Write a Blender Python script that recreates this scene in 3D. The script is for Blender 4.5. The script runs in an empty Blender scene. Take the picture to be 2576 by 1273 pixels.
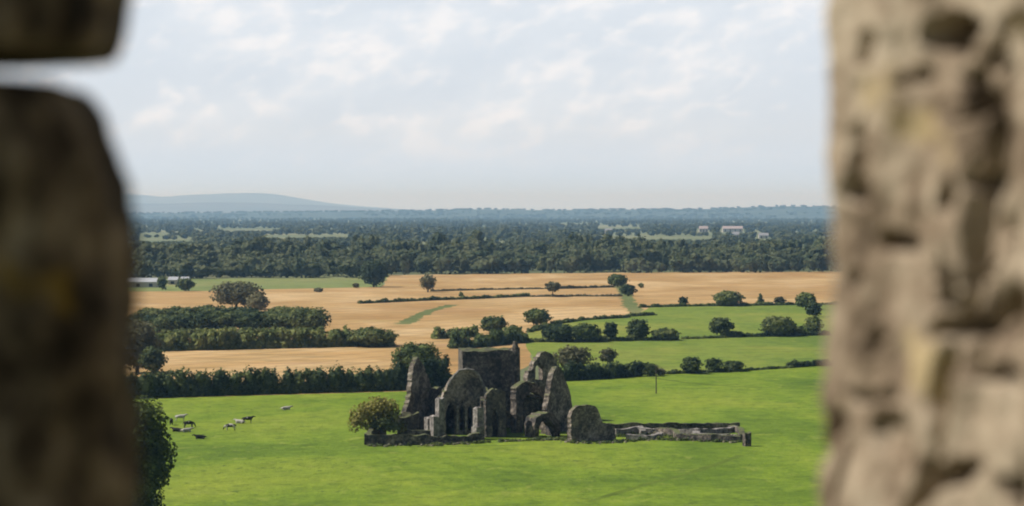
import bpy, bmesh, math, random
import numpy as np
from mathutils import Vector, Matrix

rng = np.random.default_rng(7)
random.seed(7)
S = bpy.context.scene
COL = S.collection

# ------------------------------------------------------------------ camera maths (layout in units of a 2575 x 1273 picture)
W, H = 2575.0, 1273.0
FPX = 6333.0
CAMZ = 45.0
PITCH = math.atan((H / 2 - 535.0) / FPX)
cP, sP = math.cos(PITCH), math.sin(PITCH)

def ray(px, py):
    u = (px - W / 2) / FPX
    v = -(py - H / 2) / FPX
    return (u, cP + v * sP, -sP + v * cP)

def ground(px, py, z=0.0):
    d = ray(px, py)
    t = (z - CAMZ) / d[2]
    return (d[0] * t, d[1] * t, z)

def at_depth(px, py, Y):
    d = ray(px, py)
    t = Y / d[1]
    return (d[0] * t, Y, CAMZ + d[2] * t)

def project(x, y, z):
    zz = z - CAMZ
    fwd = y * cP - zz * sP
    up = y * sP + zz * cP
    return W / 2 + x / fwd * FPX, H / 2 - up / fwd * FPX

# ------------------------------------------------------------------ noise
_LAT = rng.random((256, 256))
def vnoise(x, y, seed=0):
    x = np.asarray(x, float) + seed * 37.17
    y = np.asarray(y, float) + seed * 11.73
    xi = np.floor(x).astype(int); yi = np.floor(y).astype(int)
    fx = x - xi; fy = y - yi
    fx = fx * fx * (3 - 2 * fx); fy = fy * fy * (3 - 2 * fy)
    a = _LAT[xi % 256, yi % 256]; b = _LAT[(xi + 1) % 256, yi % 256]
    c = _LAT[xi % 256, (yi + 1) % 256]; d = _LAT[(xi + 1) % 256, (yi + 1) % 256]
    return (a * (1 - fx) + b * fx) * (1 - fy) + (c * (1 - fx) + d * fx) * fy
def fbm(x, y, seed=0, octv=4):
    s = 0; a = 0.5; n = 0
    for o in range(octv):
        s = s + a * vnoise(x * 2 ** o, y * 2 ** o, seed + o * 3); n += a; a *= 0.5
    return s / n - 0.5

# ------------------------------------------------------------------ mesh / object helpers
def build_mesh(name, verts, quads=None, tris=None, polys=None, smooth=False):
    me = bpy.data.meshes.new(name)
    if polys is not None:
        me.from_pydata([tuple(v) for v in verts], [], polys)
    else:
        verts = np.asarray(verts, dtype=np.float32)
        quads = np.zeros((0, 4), int) if quads is None else np.asarray(quads, int).reshape(-1, 4)
        tris = np.zeros((0, 3), int) if tris is None else np.asarray(tris, int).reshape(-1, 3)
        me.vertices.add(len(verts)); me.vertices.foreach_set('co', verts.ravel())
        loops = np.concatenate([quads.ravel(), tris.ravel()])
        me.loops.add(len(loops)); me.loops.foreach_set('vertex_index', loops.astype(np.int32))
        starts = np.concatenate([np.arange(len(quads)) * 4, len(quads) * 4 + np.arange(len(tris)) * 3])
        me.polygons.add(len(starts)); me.polygons.foreach_set('loop_start', starts.astype(np.int32))
        me.update(calc_edges=True)
        me.validate()
    me.polygons.foreach_set('use_smooth', [smooth] * len(me.polygons))
    me.update()
    return me

def link(name, me, mat=None, parent=None, loc=(0, 0, 0), rotz=0.0):
    o = bpy.data.objects.new(name, me)
    COL.objects.link(o)
    if mat is not None and me is not None:
        if not me.materials: me.materials.append(mat)
    o.location = loc
    o.rotation_euler = (0, 0, rotz)
    if parent is not None: o.parent = parent
    return o

def tag(o, label, cat, group=None):
    o['label'] = label; o['category'] = cat
    if group: o['group'] = group
    return o

def thing(name, label, cat, loc=(0, 0, 0), rotz=0.0, group=None):
    return tag(link(name, None, None, None, loc, rotz), label, cat, group)

def struct(name, me, mat):
    o = link(name, me, mat); o['kind'] = 'structure'; return o

class Geo:
    """collects points and faces for one mesh"""
    def __init__(s): s.v = []; s.f = []; s.n = 0
    def add(s, v, f):
        s.v.extend([tuple(p) for p in v]); s.f.extend([tuple(i + s.n for i in q) for q in f]); s.n += len(v)
    def box(s, c, d, rz=0.0):
        ca, sa = math.cos(rz), math.sin(rz); vv = []
        for x in (-.5, .5):
            for y in (-.5, .5):
                for z in (-.5, .5):
                    lx, ly = x * d[0], y * d[1]
                    vv.append((c[0] + lx * ca - ly * sa, c[1] + lx * sa + ly * ca, c[2] + z * d[2]))
        s.add(vv, [(0, 1, 3, 2), (4, 6, 7, 5), (0, 4, 5, 1), (2, 3, 7, 6), (0, 2, 6, 4), (1, 5, 7, 3)])
    def tube(s, p, q, r0, r1, n=7):
        p, q = Vector(p), Vector(q); d = (q - p).normalized()
        a = d.orthogonal().normalized(); b = d.cross(a); vv = []
        for k in range(n):
            t = 2 * math.pi * k / n
            vv.append(p + (a * math.cos(t) + b * math.sin(t)) * r0)
        for k in range(n):
            t = 2 * math.pi * k / n
            vv.append(q + (a * math.cos(t) + b * math.sin(t)) * r1)
        ff = [(k, (k + 1) % n, n + (k + 1) % n, n + k) for k in range(n)] + [tuple(range(n))[::-1], tuple(range(n, 2 * n))]
        s.add(vv, ff)
    def mesh(s, name, smooth=False): return build_mesh(name, s.v, polys=s.f, smooth=smooth)

# ------------------------------------------------------------------ materials
def new_mat(name):
    m = bpy.data.materials.new(name); m.use_nodes = True
    nt = m.node_tree; b = nt.nodes['Principled BSDF']
    b.inputs['Roughness'].default_value = 0.9
    b.inputs['Specular IOR Level'].default_value = 0.15
    return m, nt, b
def N(nt, typ, **kw):
    n = nt.nodes.new(typ)
    for k, v in kw.items():
        if k in ('operation', 'blend_type', 'data_type', 'noise_dimensions', 'feature', 'interpolation_type', 'clamp'): setattr(n, k, v)
        else: n.inputs[k].default_value = v
    return n
def math_node(nt, op, a, b=None, clamp=False):
    n = nt.nodes.new('ShaderNodeMath'); n.operation = op; n.use_clamp = clamp
    for i, x in enumerate((a, b)):
        if x is None: continue
        if isinstance(x, (int, float)): n.inputs[i].default_value = x
        else: nt.links.new(x, n.inputs[i])
    return n.outputs[0]
def mapped(nt, scale, kind='Object'):
    tc = nt.nodes.new('ShaderNodeTexCoord'); mp = nt.nodes.new('ShaderNodeMapping')
    mp.inputs['Scale'].default_value = scale
    nt.links.new(tc.outputs[kind], mp.inputs['Vector']); return mp.outputs[0]
def noise(nt, vec, scale, detail=4, rough=0.55, dist=0.0):
    n = nt.nodes.new('ShaderNodeTexNoise')
    n.inputs['Scale'].default_value = scale; n.inputs['Detail'].default_value = detail
    n.inputs['Roughness'].default_value = rough; n.inputs['Distortion'].default_value = dist
    nt.links.new(vec, n.inputs['Vector']); return n.outputs['Fac']
def ramp(nt, fac, stops):
    r = nt.nodes.new('ShaderNodeValToRGB')
    e = r.color_ramp.elements
    while len(e) < len(stops): e.new(0.5)
    for i, (p, c) in enumerate(stops):
        e[i].position = p; e[i].color = (c[0], c[1], c[2], 1)
    nt.links.new(fac, r.inputs[0]); return r.outputs[0]
def mixc(nt, fac, a, b, mode='MIX'):
    n = nt.nodes.new('ShaderNodeMix'); n.data_type = 'RGBA'; n.blend_type = mode
    for i, x in ((0, fac), (6, a), (7, b)):
        if isinstance(x, (int, float)): n.inputs[i].default_value = x
        elif isinstance(x, tuple): n.inputs[i].default_value = (x[0], x[1], x[2], 1)
        else: nt.links.new(x, n.inputs[i])
    return n.outputs[2]
def sstep(nt, x, a, b):
    n = nt.nodes.new('ShaderNodeMapRange'); n.interpolation_type = 'SMOOTHSTEP'
    n.inputs['From Min'].default_value = a; n.inputs['From Max'].default_value = b
    nt.links.new(x, n.inputs['Value']); return n.outputs['Result']
def bump(nt, b, h, strength, dist):
    n = nt.nodes.new('ShaderNodeBump'); n.inputs['Strength'].default_value = strength; n.inputs['Distance'].default_value = dist
    nt.links.new(h, n.inputs['Height']); nt.links.new(n.outputs[0], b.inputs['Normal'])

def field_mat(name, c0, c1, c2, streak=(1, 1, 1), patch=0.012, fine=0.35, rot=0.0, tuft=0.0, rows=0.0):
    m, nt, b = new_mat(name)
    v = mapped(nt, (1, 1, 1))
    vs = mapped(nt, streak)
    big = noise(nt, mapped(nt, (1, .6, 1)), patch, 6, 0.62, 0.6)
    mid = noise(nt, vs, fine * .3, 5, 0.65, .3)
    fin = noise(nt, vs, fine, 5, 0.75)
    col = ramp(nt, big, [(0.36, c0), (0.5, c1), (0.64, c2)])
    k = math_node(nt, 'ADD', math_node(nt, 'MULTIPLY', mid, 0.55), math_node(nt, 'MULTIPLY', fin, 0.45))
    sh = ramp(nt, k, [(0.33, (0.50, 0.54, 0.48)), (0.5, (0.96, 0.96, 0.96)), (0.67, (1.36, 1.28, 1.30))])
    col = mixc(nt, 1.0, col, sh, 'MULTIPLY')
    if tuft:
        t = noise(nt, mapped(nt, (1, .4, 1)), .55, 3, 0.6, .2)
        g = noise(nt, v, .03, 3, .5)
        amt = math_node(nt, 'MULTIPLY', math_node(nt, 'MULTIPLY', sstep(nt, t, .58, .68), sstep(nt, g, .42, .6)), tuft)
        col = mixc(nt, amt, col, (.045, .075, .012))
        pale = math_node(nt, 'MULTIPLY', sstep(nt, noise(nt, mapped(nt, (1, .5, 1)), .21, 5, .7, .5), .56, .70), tuft * .7)
        col = mixc(nt, pale, col, (.27, .29, .055))
    if rows:
        w = nt.nodes.new('ShaderNodeTexWave'); w.wave_type = 'BANDS'; w.bands_direction = 'X'
        w.inputs['Scale'].default_value = rows; w.inputs['Distortion'].default_value = 1.2; w.inputs['Detail'].default_value = 2; w.inputs['Detail Scale'].default_value = .3
        mp = nt.nodes.new('ShaderNodeMapping'); mp.inputs['Rotation'].default_value = (0, 0, math.radians(rot))
        tc = nt.nodes.new('ShaderNodeTexCoord'); nt.links.new(tc.outputs['Object'], mp.inputs[0]); nt.links.new(mp.outputs[0], w.inputs[0])
        ln = math_node(nt, 'MULTIPLY', sstep(nt, w.outputs['Fac'], .80, .98), .30)
        col = mixc(nt, ln, col, tuple(q * .62 for q in c0))
        soil = math_node(nt, 'MULTIPLY', sstep(nt, noise(nt, mapped(nt, (.35, 1, 1)), .018, 6, .7, .8), .55, .70), .55)
        col = mixc(nt, soil, col, (.36, .215, .125))
        gr = math_node(nt, 'MULTIPLY', sstep(nt, noise(nt, mapped(nt, (.4, 1, 1)), .03, 5, .7, .4), .60, .70), .35)
        col = mixc(nt, gr, col, (.30, .27, .085))
    nt.links.new(col, b.inputs['Base Color'])
    bump(nt, b, fin, 0.7, 0.5)
    return m

M = {}
M['pasture'] = field_mat('near_pasture', (.080, .136, .009), (.138, .204, .014), (.195, .242, .022), (.8, .6, 1), .016, .9, tuft=.65)
M['pasture_far'] = field_mat('hedged_pasture', (.105, .158, .020), (.150, .20, .025), (.21, .22, .036), (.7, .7, 1), .014, .6, tuft=.6)
M['pasture_dull'] = field_mat('dull_pasture', (.14, .17, .05), (.17, .20, .06), (.20, .20, .07), (.4, 1, 1))
M['stubble'] = field_mat('stubble', (.33, .195, .070), (.40, .255, .102), (.50, .345, .168), (.3, 1, 1), .012, .35, rot=28, rows=.022)
M['plain'] = field_mat('plain', (.10, .12, .05), (.15, .165, .075), (.22, .21, .11), (.3, 1, 1), 0.0016, 0.02)
M['pale_field'] = field_mat('pale_field', (.12, .145, .06), (.15, .165, .08), (.19, .19, .095), (.3, 1, 1), 0.003, 0.05)
M['verge'] = field_mat('verge', (.10, .12, .035), (.13, .15, .045), (.17, .17, .06), (1, 1, 1))
M['track'] = field_mat('worn_track', (.075, .11, .010), (.095, .14, .012), (.12, .165, .014), (1, 1, 1))

def leaf_mat(name, dark, mid, lite, isl=0.22):
    m, nt, b = new_mat(name)
    g = nt.nodes.new('ShaderNodeNewGeometry')
    v = mapped(nt, (1, 1, 1))
    n1 = math_node(nt, 'ADD', math_node(nt, 'MULTIPLY', noise(nt, v, 0.30, 2), .5), math_node(nt, 'MULTIPLY', noise(nt, v, 0.07, 2), .5))
    k = math_node(nt, 'ADD', math_node(nt, 'MULTIPLY', g.outputs['Random Per Island'], isl), math_node(nt, 'MULTIPLY', math_node(nt, 'SUBTRACT', n1, isl / 2), 1.0))
    oi = nt.nodes.new('ShaderNodeObjectInfo')
    k = math_node(nt, 'ADD', k, math_node(nt, 'MULTIPLY', math_node(nt, 'SUBTRACT', oi.outputs['Random'], 0.5), 0.26))
    col = ramp(nt, k, [(0.30, dark), (0.5, mid), (0.72, lite)])
    nt.links.new(col, b.inputs['Base Color'])
    b.inputs['Roughness'].default_value = 0.75
    tr = nt.nodes.new('ShaderNodeBsdfTranslucent'); nt.links.new(col, tr.inputs['Color'])
    ms = nt.nodes.new('ShaderNodeMixShader'); ms.inputs[0].default_value = 0.27
    out = nt.nodes['Material Output']
    nt.links.new(b.outputs[0], ms.inputs[1]); nt.links.new(tr.outputs[0], ms.inputs[2]); nt.links.new(ms.outputs[0], out.inputs['Surface'])
    return m
M['leaf'] = leaf_mat('green_foliage', (.026, .044, .013), (.095, .125, .032), (.21, .22, .062))
M['leaf_sunlit'] = leaf_mat('sunlit_foliage', (.030, .050, .014), (.115, .145, .038), (.26, .265, .08))  # lighter copy of the green foliage, sunlight painted into the leaf tone
M['leaf_dark'] = leaf_mat('dark_foliage', (.016, .032, .013), (.064, .088, .027), (.17, .185, .055))
M['leaf_olive'] = leaf_mat('olive_foliage', (.06, .060, .028), (.12, .115, .055), (.22, .20, .10))
M['leaf_autumn'] = leaf_mat('autumn_foliage', (.095, .098, .022), (.23, .205, .048), (.38, .335, .10))
M['leaf_wood'] = leaf_mat('woodland_foliage', (.016, .032, .015), (.055, .076, .031), (.13, .135, .058), .08)

m, nt, b = new_mat('bark'); M['bark'] = m
nt.links.new(ramp(nt, noise(nt, mapped(nt, (3, 3, .6)), 2.0), [(.3, (.04, .032, .024)), (.7, (.11, .09, .065))]), b.inputs['Base Color'])

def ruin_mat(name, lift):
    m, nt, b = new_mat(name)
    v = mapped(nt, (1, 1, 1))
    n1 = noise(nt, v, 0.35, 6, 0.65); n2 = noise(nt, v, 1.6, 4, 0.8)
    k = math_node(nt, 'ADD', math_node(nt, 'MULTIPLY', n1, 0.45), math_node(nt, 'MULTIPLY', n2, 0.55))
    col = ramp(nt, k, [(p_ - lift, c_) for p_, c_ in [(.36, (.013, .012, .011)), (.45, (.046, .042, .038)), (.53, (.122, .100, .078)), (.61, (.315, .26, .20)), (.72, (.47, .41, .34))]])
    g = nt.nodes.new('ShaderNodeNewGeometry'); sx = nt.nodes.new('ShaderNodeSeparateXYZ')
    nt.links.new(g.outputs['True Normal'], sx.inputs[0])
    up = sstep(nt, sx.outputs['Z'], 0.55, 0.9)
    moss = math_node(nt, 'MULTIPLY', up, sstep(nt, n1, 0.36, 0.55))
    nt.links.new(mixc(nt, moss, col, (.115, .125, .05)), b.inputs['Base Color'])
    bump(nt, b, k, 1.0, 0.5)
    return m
M['ruin'] = ruin_mat('ruin_stone', 0.0); M['ruin_grey'] = ruin_mat('lighter_ruin_stone', .045)  # the second is the same stone with its tones shifted lighter
m, nt, b = new_mat('pale_sunlit_stone'); M['ruin_pale'] = m  # pale stone; on piers, buttresses and gable rim it paints in sunlight
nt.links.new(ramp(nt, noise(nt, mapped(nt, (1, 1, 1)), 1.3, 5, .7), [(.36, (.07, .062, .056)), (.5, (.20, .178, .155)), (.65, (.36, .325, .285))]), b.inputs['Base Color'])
M['sunlit_stone'] = field_mat('sunlit_stone_tone', (.16, .145, .12), (.23, .20, .17), (.28, .25, .2))  # pale tone imitating sunlit wall tops and inner faces

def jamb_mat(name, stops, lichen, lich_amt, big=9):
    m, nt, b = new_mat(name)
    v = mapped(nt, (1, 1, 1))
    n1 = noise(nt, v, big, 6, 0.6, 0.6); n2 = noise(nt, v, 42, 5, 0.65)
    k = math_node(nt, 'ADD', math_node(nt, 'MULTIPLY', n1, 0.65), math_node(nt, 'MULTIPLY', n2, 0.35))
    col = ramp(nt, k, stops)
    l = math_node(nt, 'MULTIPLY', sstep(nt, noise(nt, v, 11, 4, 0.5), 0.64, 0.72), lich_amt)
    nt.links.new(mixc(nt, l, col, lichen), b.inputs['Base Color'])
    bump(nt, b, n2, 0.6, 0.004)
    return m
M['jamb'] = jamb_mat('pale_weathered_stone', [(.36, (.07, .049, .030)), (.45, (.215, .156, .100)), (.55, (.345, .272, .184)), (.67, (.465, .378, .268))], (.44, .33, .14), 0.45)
M['shaded_stone'] = jamb_mat('shaded_weathered_stone', [(.36, (.008, .006, .004)), (.45, (.042, .029, .018)), (.53, (.12, .086, .052)), (.63, (.27, .205, .135))], (.22, .13, .012), 0.9, 15)  # darker copy of the jamb stone, shade of the left side painted in

def flat_mat(name, c0, c1, scale=1.0, rough=0.8):
    m, nt, b = new_mat(name)
    nt.links.new(ramp(nt, noise(nt, mapped(nt, (1, 1, 1)), scale, 5, 0.6), [(.35, c0), (.65, c1)]), b.inputs['Base Color'])
    b.inputs['Roughness'].default_value = rough
    return m
M['render_wall'] = flat_mat('pale_render', (.42, .38, .34), (.56, .51, .46), 0.3)
M['slate'] = flat_mat('slate_roof', (.22, .21, .21), (.32, .31, .31), 0.5)
M['tin'] = flat_mat('tin_roof', (.30, .31, .32), (.42, .42, .42), 0.2, 0.6)
M['pink_roof'] = flat_mat('tiled_roof', (.34, .27, .25), (.44, .36, .33), 0.4)
M['glass'] = flat_mat('dark_window', (.02, .025, .03), (.03, .035, .04), 1, 0.2)
M['pole'] = flat_mat('pole_timber', (.05, .04, .03), (.09, .075, .055), 2)
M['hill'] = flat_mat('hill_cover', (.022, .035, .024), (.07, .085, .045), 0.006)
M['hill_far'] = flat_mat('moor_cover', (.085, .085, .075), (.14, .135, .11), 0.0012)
def cow_mat(name, white):
    m, nt, b = new_mat(name)
    k = noise(nt, mapped(nt, (1, 1, 1)), 1.1, 2, 0.4)
    nt.links.new(ramp(nt, k, [(white - .01, (.38, .35, .30)), (white + .01, (.018, .015, .013))]), b.inputs['Base Color'])
    b.inputs['Roughness'].default_value = 0.7
    return m
M['cow_pied'] = cow_mat('pied_hide', 0.45); M['cow_dark'] = cow_mat('dark_hide', 0.30); M['cow_pale'] = cow_mat('pale_hide', 0.72)

# ------------------------------------------------------------------ ground, fields
def sheet(name, pts, mat, z, ragged=0.0):
    """flat field sheet from layout points on the ground"""
    P = [ground(x, y)[:2] for x, y in pts]
    out = []
    for i in range(len(P)):
        a, c = P[i], P[(i + 1) % len(P)]
        L = math.dist(a, c); n = max(1, int(L / 18)) if ragged else 1
        for k in range(n):
            t = k / n
            out.append((a[0] + (c[0] - a[0]) * t + random.uniform(-ragged, ragged), a[1] + (c[1] - a[1]) * t + random.uniform(-ragged, ragged), z))
    return struct(name, build_mesh(name, out, polys=[tuple(range(len(out)))]), mat)

def strip(name, pts, width, mat, z):
    P = [Vector(ground(x, y)) for x, y in pts]
    fine = []
    for i in range(len(P) - 1):
        n = max(2, int((P[i + 1] - P[i]).length / 6))
        for k in range(n): fine.append(P[i].lerp(P[i + 1], k / n))
    fine.append(P[-1]); v = []; f = []
    for i, p in enumerate(fine):
        d = (fine[min(i + 1, len(fine) - 1)] - fine[max(i - 1, 0)]).normalized(); nrm = Vector((-d.y, d.x, 0))
        w = width * (0.7 + 0.6 * random.random()) / 2
        off = nrm * random.uniform(-.2, .2) * width
        v += [p + off + nrm * w + Vector((0, 0, z)), p + off - nrm * w + Vector((0, 0, z))]
        if i: f.append((2 * i - 2, 2 * i - 1, 2 * i + 1, 2 * i))
    return struct(name, build_mesh(name, v, polys=f), mat)

# one ground sheet out to the horizon
R = 90000
struct('ground', build_mesh('ground', [(-R, -R, -.02), (R, -R, -.02), (R, R, -.02), (-R, R, -.02)], polys=[(0, 1, 2, 3)]), M['plain'])
sheet('pasture', [(-1200, 1500), (-400, 1010), (330, 1003), (1030, 982), (1340, 962), (1430, 956), (1670, 936), (1980, 922), (2400, 912), (3600, 1500)], M['pasture'], 0.0, .5)
sheet('stubble_field', [(-500, 733), (480, 733), (660, 728), (960, 722), (978, 692), (1300, 688), (1800, 684), (2900, 680), (2700, 764), (2090, 765), (1640, 771), (1600, 792), (1440, 808), (1330, 833), (1322, 856), (1342, 915), (1300, 935), (1030, 984), (330, 1004), (-400, 1010)], M['stubble'], 0.004, .8)
sheet('pasture_strip', [(-500, 700), (480, 701), (900, 699), (978, 692), (960, 722), (660, 728), (480, 733), (-500, 733)], M['pasture_dull'], 0.004, 1.5)
sheet('upper_pasture', [(1322, 857), (1330, 833), (1440, 808), (1600, 792), (1640, 771), (2090, 765), (2700, 764), (2700, 838), (2060, 843), (1320, 860)], M['pasture_far'], 0.008, .6)
sheet('middle_pasture', [(1322, 861), (2060, 844), (2700, 839), (2500, 910), (1980, 922), (1670, 936), (1430, 956), (1342, 915)], M['pasture_far'], 0.008, .6)
# pale fields far out on the plain
for q in ([(330, 605), (480, 601), (500, 610), (330, 613)], [(650, 592), (880, 591), (890, 598), (660, 599)], [(1500, 599), (1790, 594), (1798, 603), (1505, 608)],
          [(1895, 592), (1945, 592), (1950, 601), (1895, 601)], [(560, 577), (700, 576), (705, 580), (565, 581)], [(1500, 573), (1600, 572), (1610, 576), (1510, 577)], [(350, 589), (430, 588), (440, 592), (350, 593)]):
    sheet('pale_field', q, M['pale_field'], 0.01)
# grassy banks and worn lines
strip('grass_bank', [(1012, 816), (1050, 795), (1085, 780), (1135, 767)], 6, M['verge'], .012)
strip('grass_bank', [(1556, 705), (1572, 740), (1588, 770), (1602, 794)], 7, M['verge'], .012)
strip('track', [(1480, 1262), (1570, 1236), (1650, 1212), (1760, 1183), (1800, 1168), (1860, 1145)], 1.5, M['track'], .012)
strip('track', [(1640, 950), (1720, 962), (1800, 969), (1900, 975), (2080, 980)], 1.6, M['track'], .012)
strip('track', [(1660, 940), (1760, 948), (1860, 950)], 1.2, M['track'], .012)
strip('track', [(1700, 1110), (1860, 1092), (2080, 1078)], .5, M['track'], .012)
strip('track', [(880, 1120), (1000, 1125), (1300, 1120)], 1.2, M['track'], .012)

# ------------------------------------------------------------------ hills on the horizon
def hills(name, Y0, depth, prof, mat, seed, rough):
    """height field: prof is a list of (px, py) of its skyline, Y0 its crest distance"""
    xs = np.array([at_depth(p[0], p[1], Y0)[0] for p in prof]); zs = np.array([at_depth(p[0], p[1], Y0)[2] for p in prof])
    gx = np.linspace(xs[0], xs[-1], 260); gy = np.linspace(-depth, depth * 1.2, 40)
    X, T = np.meshgrid(gx, gy)
    crest = np.interp(gx, xs, zs)
    k = np.ones(9) / 9
    crest = np.convolve(np.pad(crest, 4, mode='edge'), k, 'valid')
    fall = np.clip(1 - np.abs(T) / depth, 0, 1); fall = fall * fall * (3 - 2 * fall)
    Z = crest[None, :] * fall + rough * fbm(X / 900, T / 900 + 50, seed) * fall - 1.5 * (1 - fall)
    v = np.stack([X, Y0 + T, Z], -1).reshape(-1, 3)
    nx, ny = 260, 40
    i = np.arange(ny - 1)[:, None] * nx + np.arange(nx - 1)[None, :]
    q = np.stack([i, i + 1, i + nx + 1, i + nx], -1).reshape(-1, 4)
    struct(name, build_mesh(name, v, quads=q, smooth=True), mat)
    def height(x, y):
        i = np.clip(((x - gx[0]) / (gx[-1] - gx[0]) * 259).round().astype(int), 0, 259); j = np.clip(((y - Y0 - gy[0]) / (gy[-1] - gy[0]) * 39).round().astype(int), 0, 39)
        return Z[j, i]
    return height
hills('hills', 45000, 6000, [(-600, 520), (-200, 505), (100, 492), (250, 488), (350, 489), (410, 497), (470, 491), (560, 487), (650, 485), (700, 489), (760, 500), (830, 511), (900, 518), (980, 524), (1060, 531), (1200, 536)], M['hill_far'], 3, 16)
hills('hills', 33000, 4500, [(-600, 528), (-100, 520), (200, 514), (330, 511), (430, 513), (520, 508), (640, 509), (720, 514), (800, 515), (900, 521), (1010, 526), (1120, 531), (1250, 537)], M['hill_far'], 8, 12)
ridge_z = hills('ridge', 20000, 3200, [(300, 537), (700, 534), (1000, 531), (1130, 529), (1200, 526), (1260, 527), (1340, 529), (1500, 528), (1650, 527), (1780, 526), (1880, 521), (1960, 519), (2090, 520), (2300, 523), (2800, 533)], M['hill'], 5, 7)

# ------------------------------------------------------------------ foliage
def ico(sub=1):
    bm = bmesh.new(); bmesh.ops.create_icosphere(bm, subdivisions=sub, radius=1)
    v = np.array([p.co[:] for p in bm.verts]); f = np.array([[q.index for q in p.verts] for p in bm.faces]); bm.free(); return v, f
ICO1 = ico(1); ICO2 = ico(2)

def leaf_cloud(blobs, per_area, size, core=0.74, rnd=0.75, inner=0.55, cv=ICO1):
    """leaf sprays round a set of ellipsoids: verts, quads, tris"""
    V = []; Q = []; T = []; n = 0
    for (cx, cy, cz, rx, ry, rz) in blobs:
        r = (rx * ry * rz) ** (1 / 3)
        m = max(12, int(per_area * 4 * math.pi * r * r / (size * size)))
        d = rng.normal(size=(m, 3)); d /= np.linalg.norm(d, axis=1)[:, None]
        rad = inner + (1.06 - inner) * rng.random(m) ** 0.45
        rad *= 1 + 0.16 * np.sin(d[:, 0] * 5.1 + cx) * np.cos(d[:, 2] * 4.3 + cy)
        p = d * rad[:, None] * np.array([rx, ry, rz]) + np.array([cx, cy, cz])
        nn = d + rnd * rng.normal(size=(m, 3)) + np.array([-.12, 0, .42]); nn /= np.linalg.norm(nn, axis=1)[:, None]
        t = np.cross(nn, rng.normal(size=(m, 3))); t /= np.linalg.norm(t, axis=1)[:, None]
        u = np.cross(nn, t)
        s = size * (0.55 + 0.8 * rng.random((m, 1))) / 2
        e = 0.6 + 0.7 * rng.random((m, 1))
        quad = np.stack([p - t * s - u * s * e * .6, p + t * s * .7 - u * s * e, p + t * s + u * s * e * .5, p - t * s * .5 + u * s * e], 1).reshape(-1, 3)
        V.append(quad); Q.append(np.arange(m * 4).reshape(-1, 4) + n); n += m * 4
        if core > 0:
            cvv = cv[0] * (core * (0.85 + 0.3 * rng.random((len(cv[0]), 1)))) * np.array([rx, ry, rz]) + np.array([cx, cy, cz])
            V.append(cvv); T.append(cv[1] + n); n += len(cvv)
    return np.concatenate(V), np.concatenate(Q), (np.concatenate(T) if T else None)

def crown_blobs(w, z0, z1, kind):
    hgt = z1 - z0; B = []
    if kind == 'cone':
        for k in range(6):
            t = k / 5; r = w / 2 * (1 - .75 * t)
            for j in range(3 if k < 4 else 1):
                a = random.uniform(0, 6.28); o = r * .4 if k < 4 else 0
                B.append((math.cos(a) * o, math.sin(a) * o, z0 + hgt * (.12 + .78 * t), r * .75, r * .75, hgt * .14))
        return B
    n = 15 if w > 7 else (11 if w > 3.5 else 7)
    for k in range(n):
        u = random.random(); t = (k + .5) / n
        zc = z0 + hgt * (.18 + .64 * t)
        prof = math.sin(math.pi * min(.97, .18 + .66 * t)) ** .8
        a = k * 2.4 + random.uniform(-.5, .5)
        rr = w / 2 * prof
        s = random.uniform(.34, .52)
        o = max(0, rr * (1 - s * .95)) * (0.75 + .3 * u)
        B.append((math.cos(a) * o, math.sin(a) * o, zc, rr * s * 1.1 + .12 * w, rr * s * 1.1 + .12 * w, hgt * random.uniform(.15, .22)))
    B.append((0, 0, z0 + hgt * .5, w * .3, w * .3, hgt * .36))
    return B

def make_trunk(h, w, r, z0, forks=4):
    g = Geo()
    top = Vector((random.uniform(-.04, .04) * h, random.uniform(-.04, .04) * h, h * .55))
    mid = Vector((top.x * .4, top.y * .4, h * .25))
    g.tube((0, 0, -.3), mid, r * 1.3, r, 8); g.tube(mid, top, r, r * .55, 8)
    for k in range(forks):
        a = k * 6.28 / forks + random.uniform(-.4, .4); st = mid.lerp(top, random.uniform(.1, .95))
        e = st + Vector((math.cos(a) * w * .33, math.sin(a) * w * .33, h * random.uniform(.18, .32)))
        g.tube(st, e, r * .5, r * .15, 6)
    return g.mesh('trunk')

def tree(px, base, top, width, label, mat='leaf', kind='round', name='tree', cat='tree', group=None, lift=.16, leaf=None, dens=1.0, core=.74):
    """a tree standing where (px, base) meets the ground; top and width fix its real size"""
    x, y, _ = ground(px, base)
    s = math.hypot(y, CAMZ) / FPX
    w = width * s; h = at_depth(px, top, y)[2]
    leaf = leaf or max(.34, min(1.1, .0009 * y * .95))
    t = thing(name, label, cat, (x, y, 0), 0.0, group)
    z0 = h * lift
    v, q, tr = leaf_cloud(crown_blobs(w, z0, h, kind), .95 * dens, leaf, core, .5)
    link('crown', build_mesh('crown', v, quads=q, tris=tr), M[mat], t)
    link('trunk', make_trunk(h, w, max(.12, .022 * h + .01 * w), z0), M['bark'], t)
    return t

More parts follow.
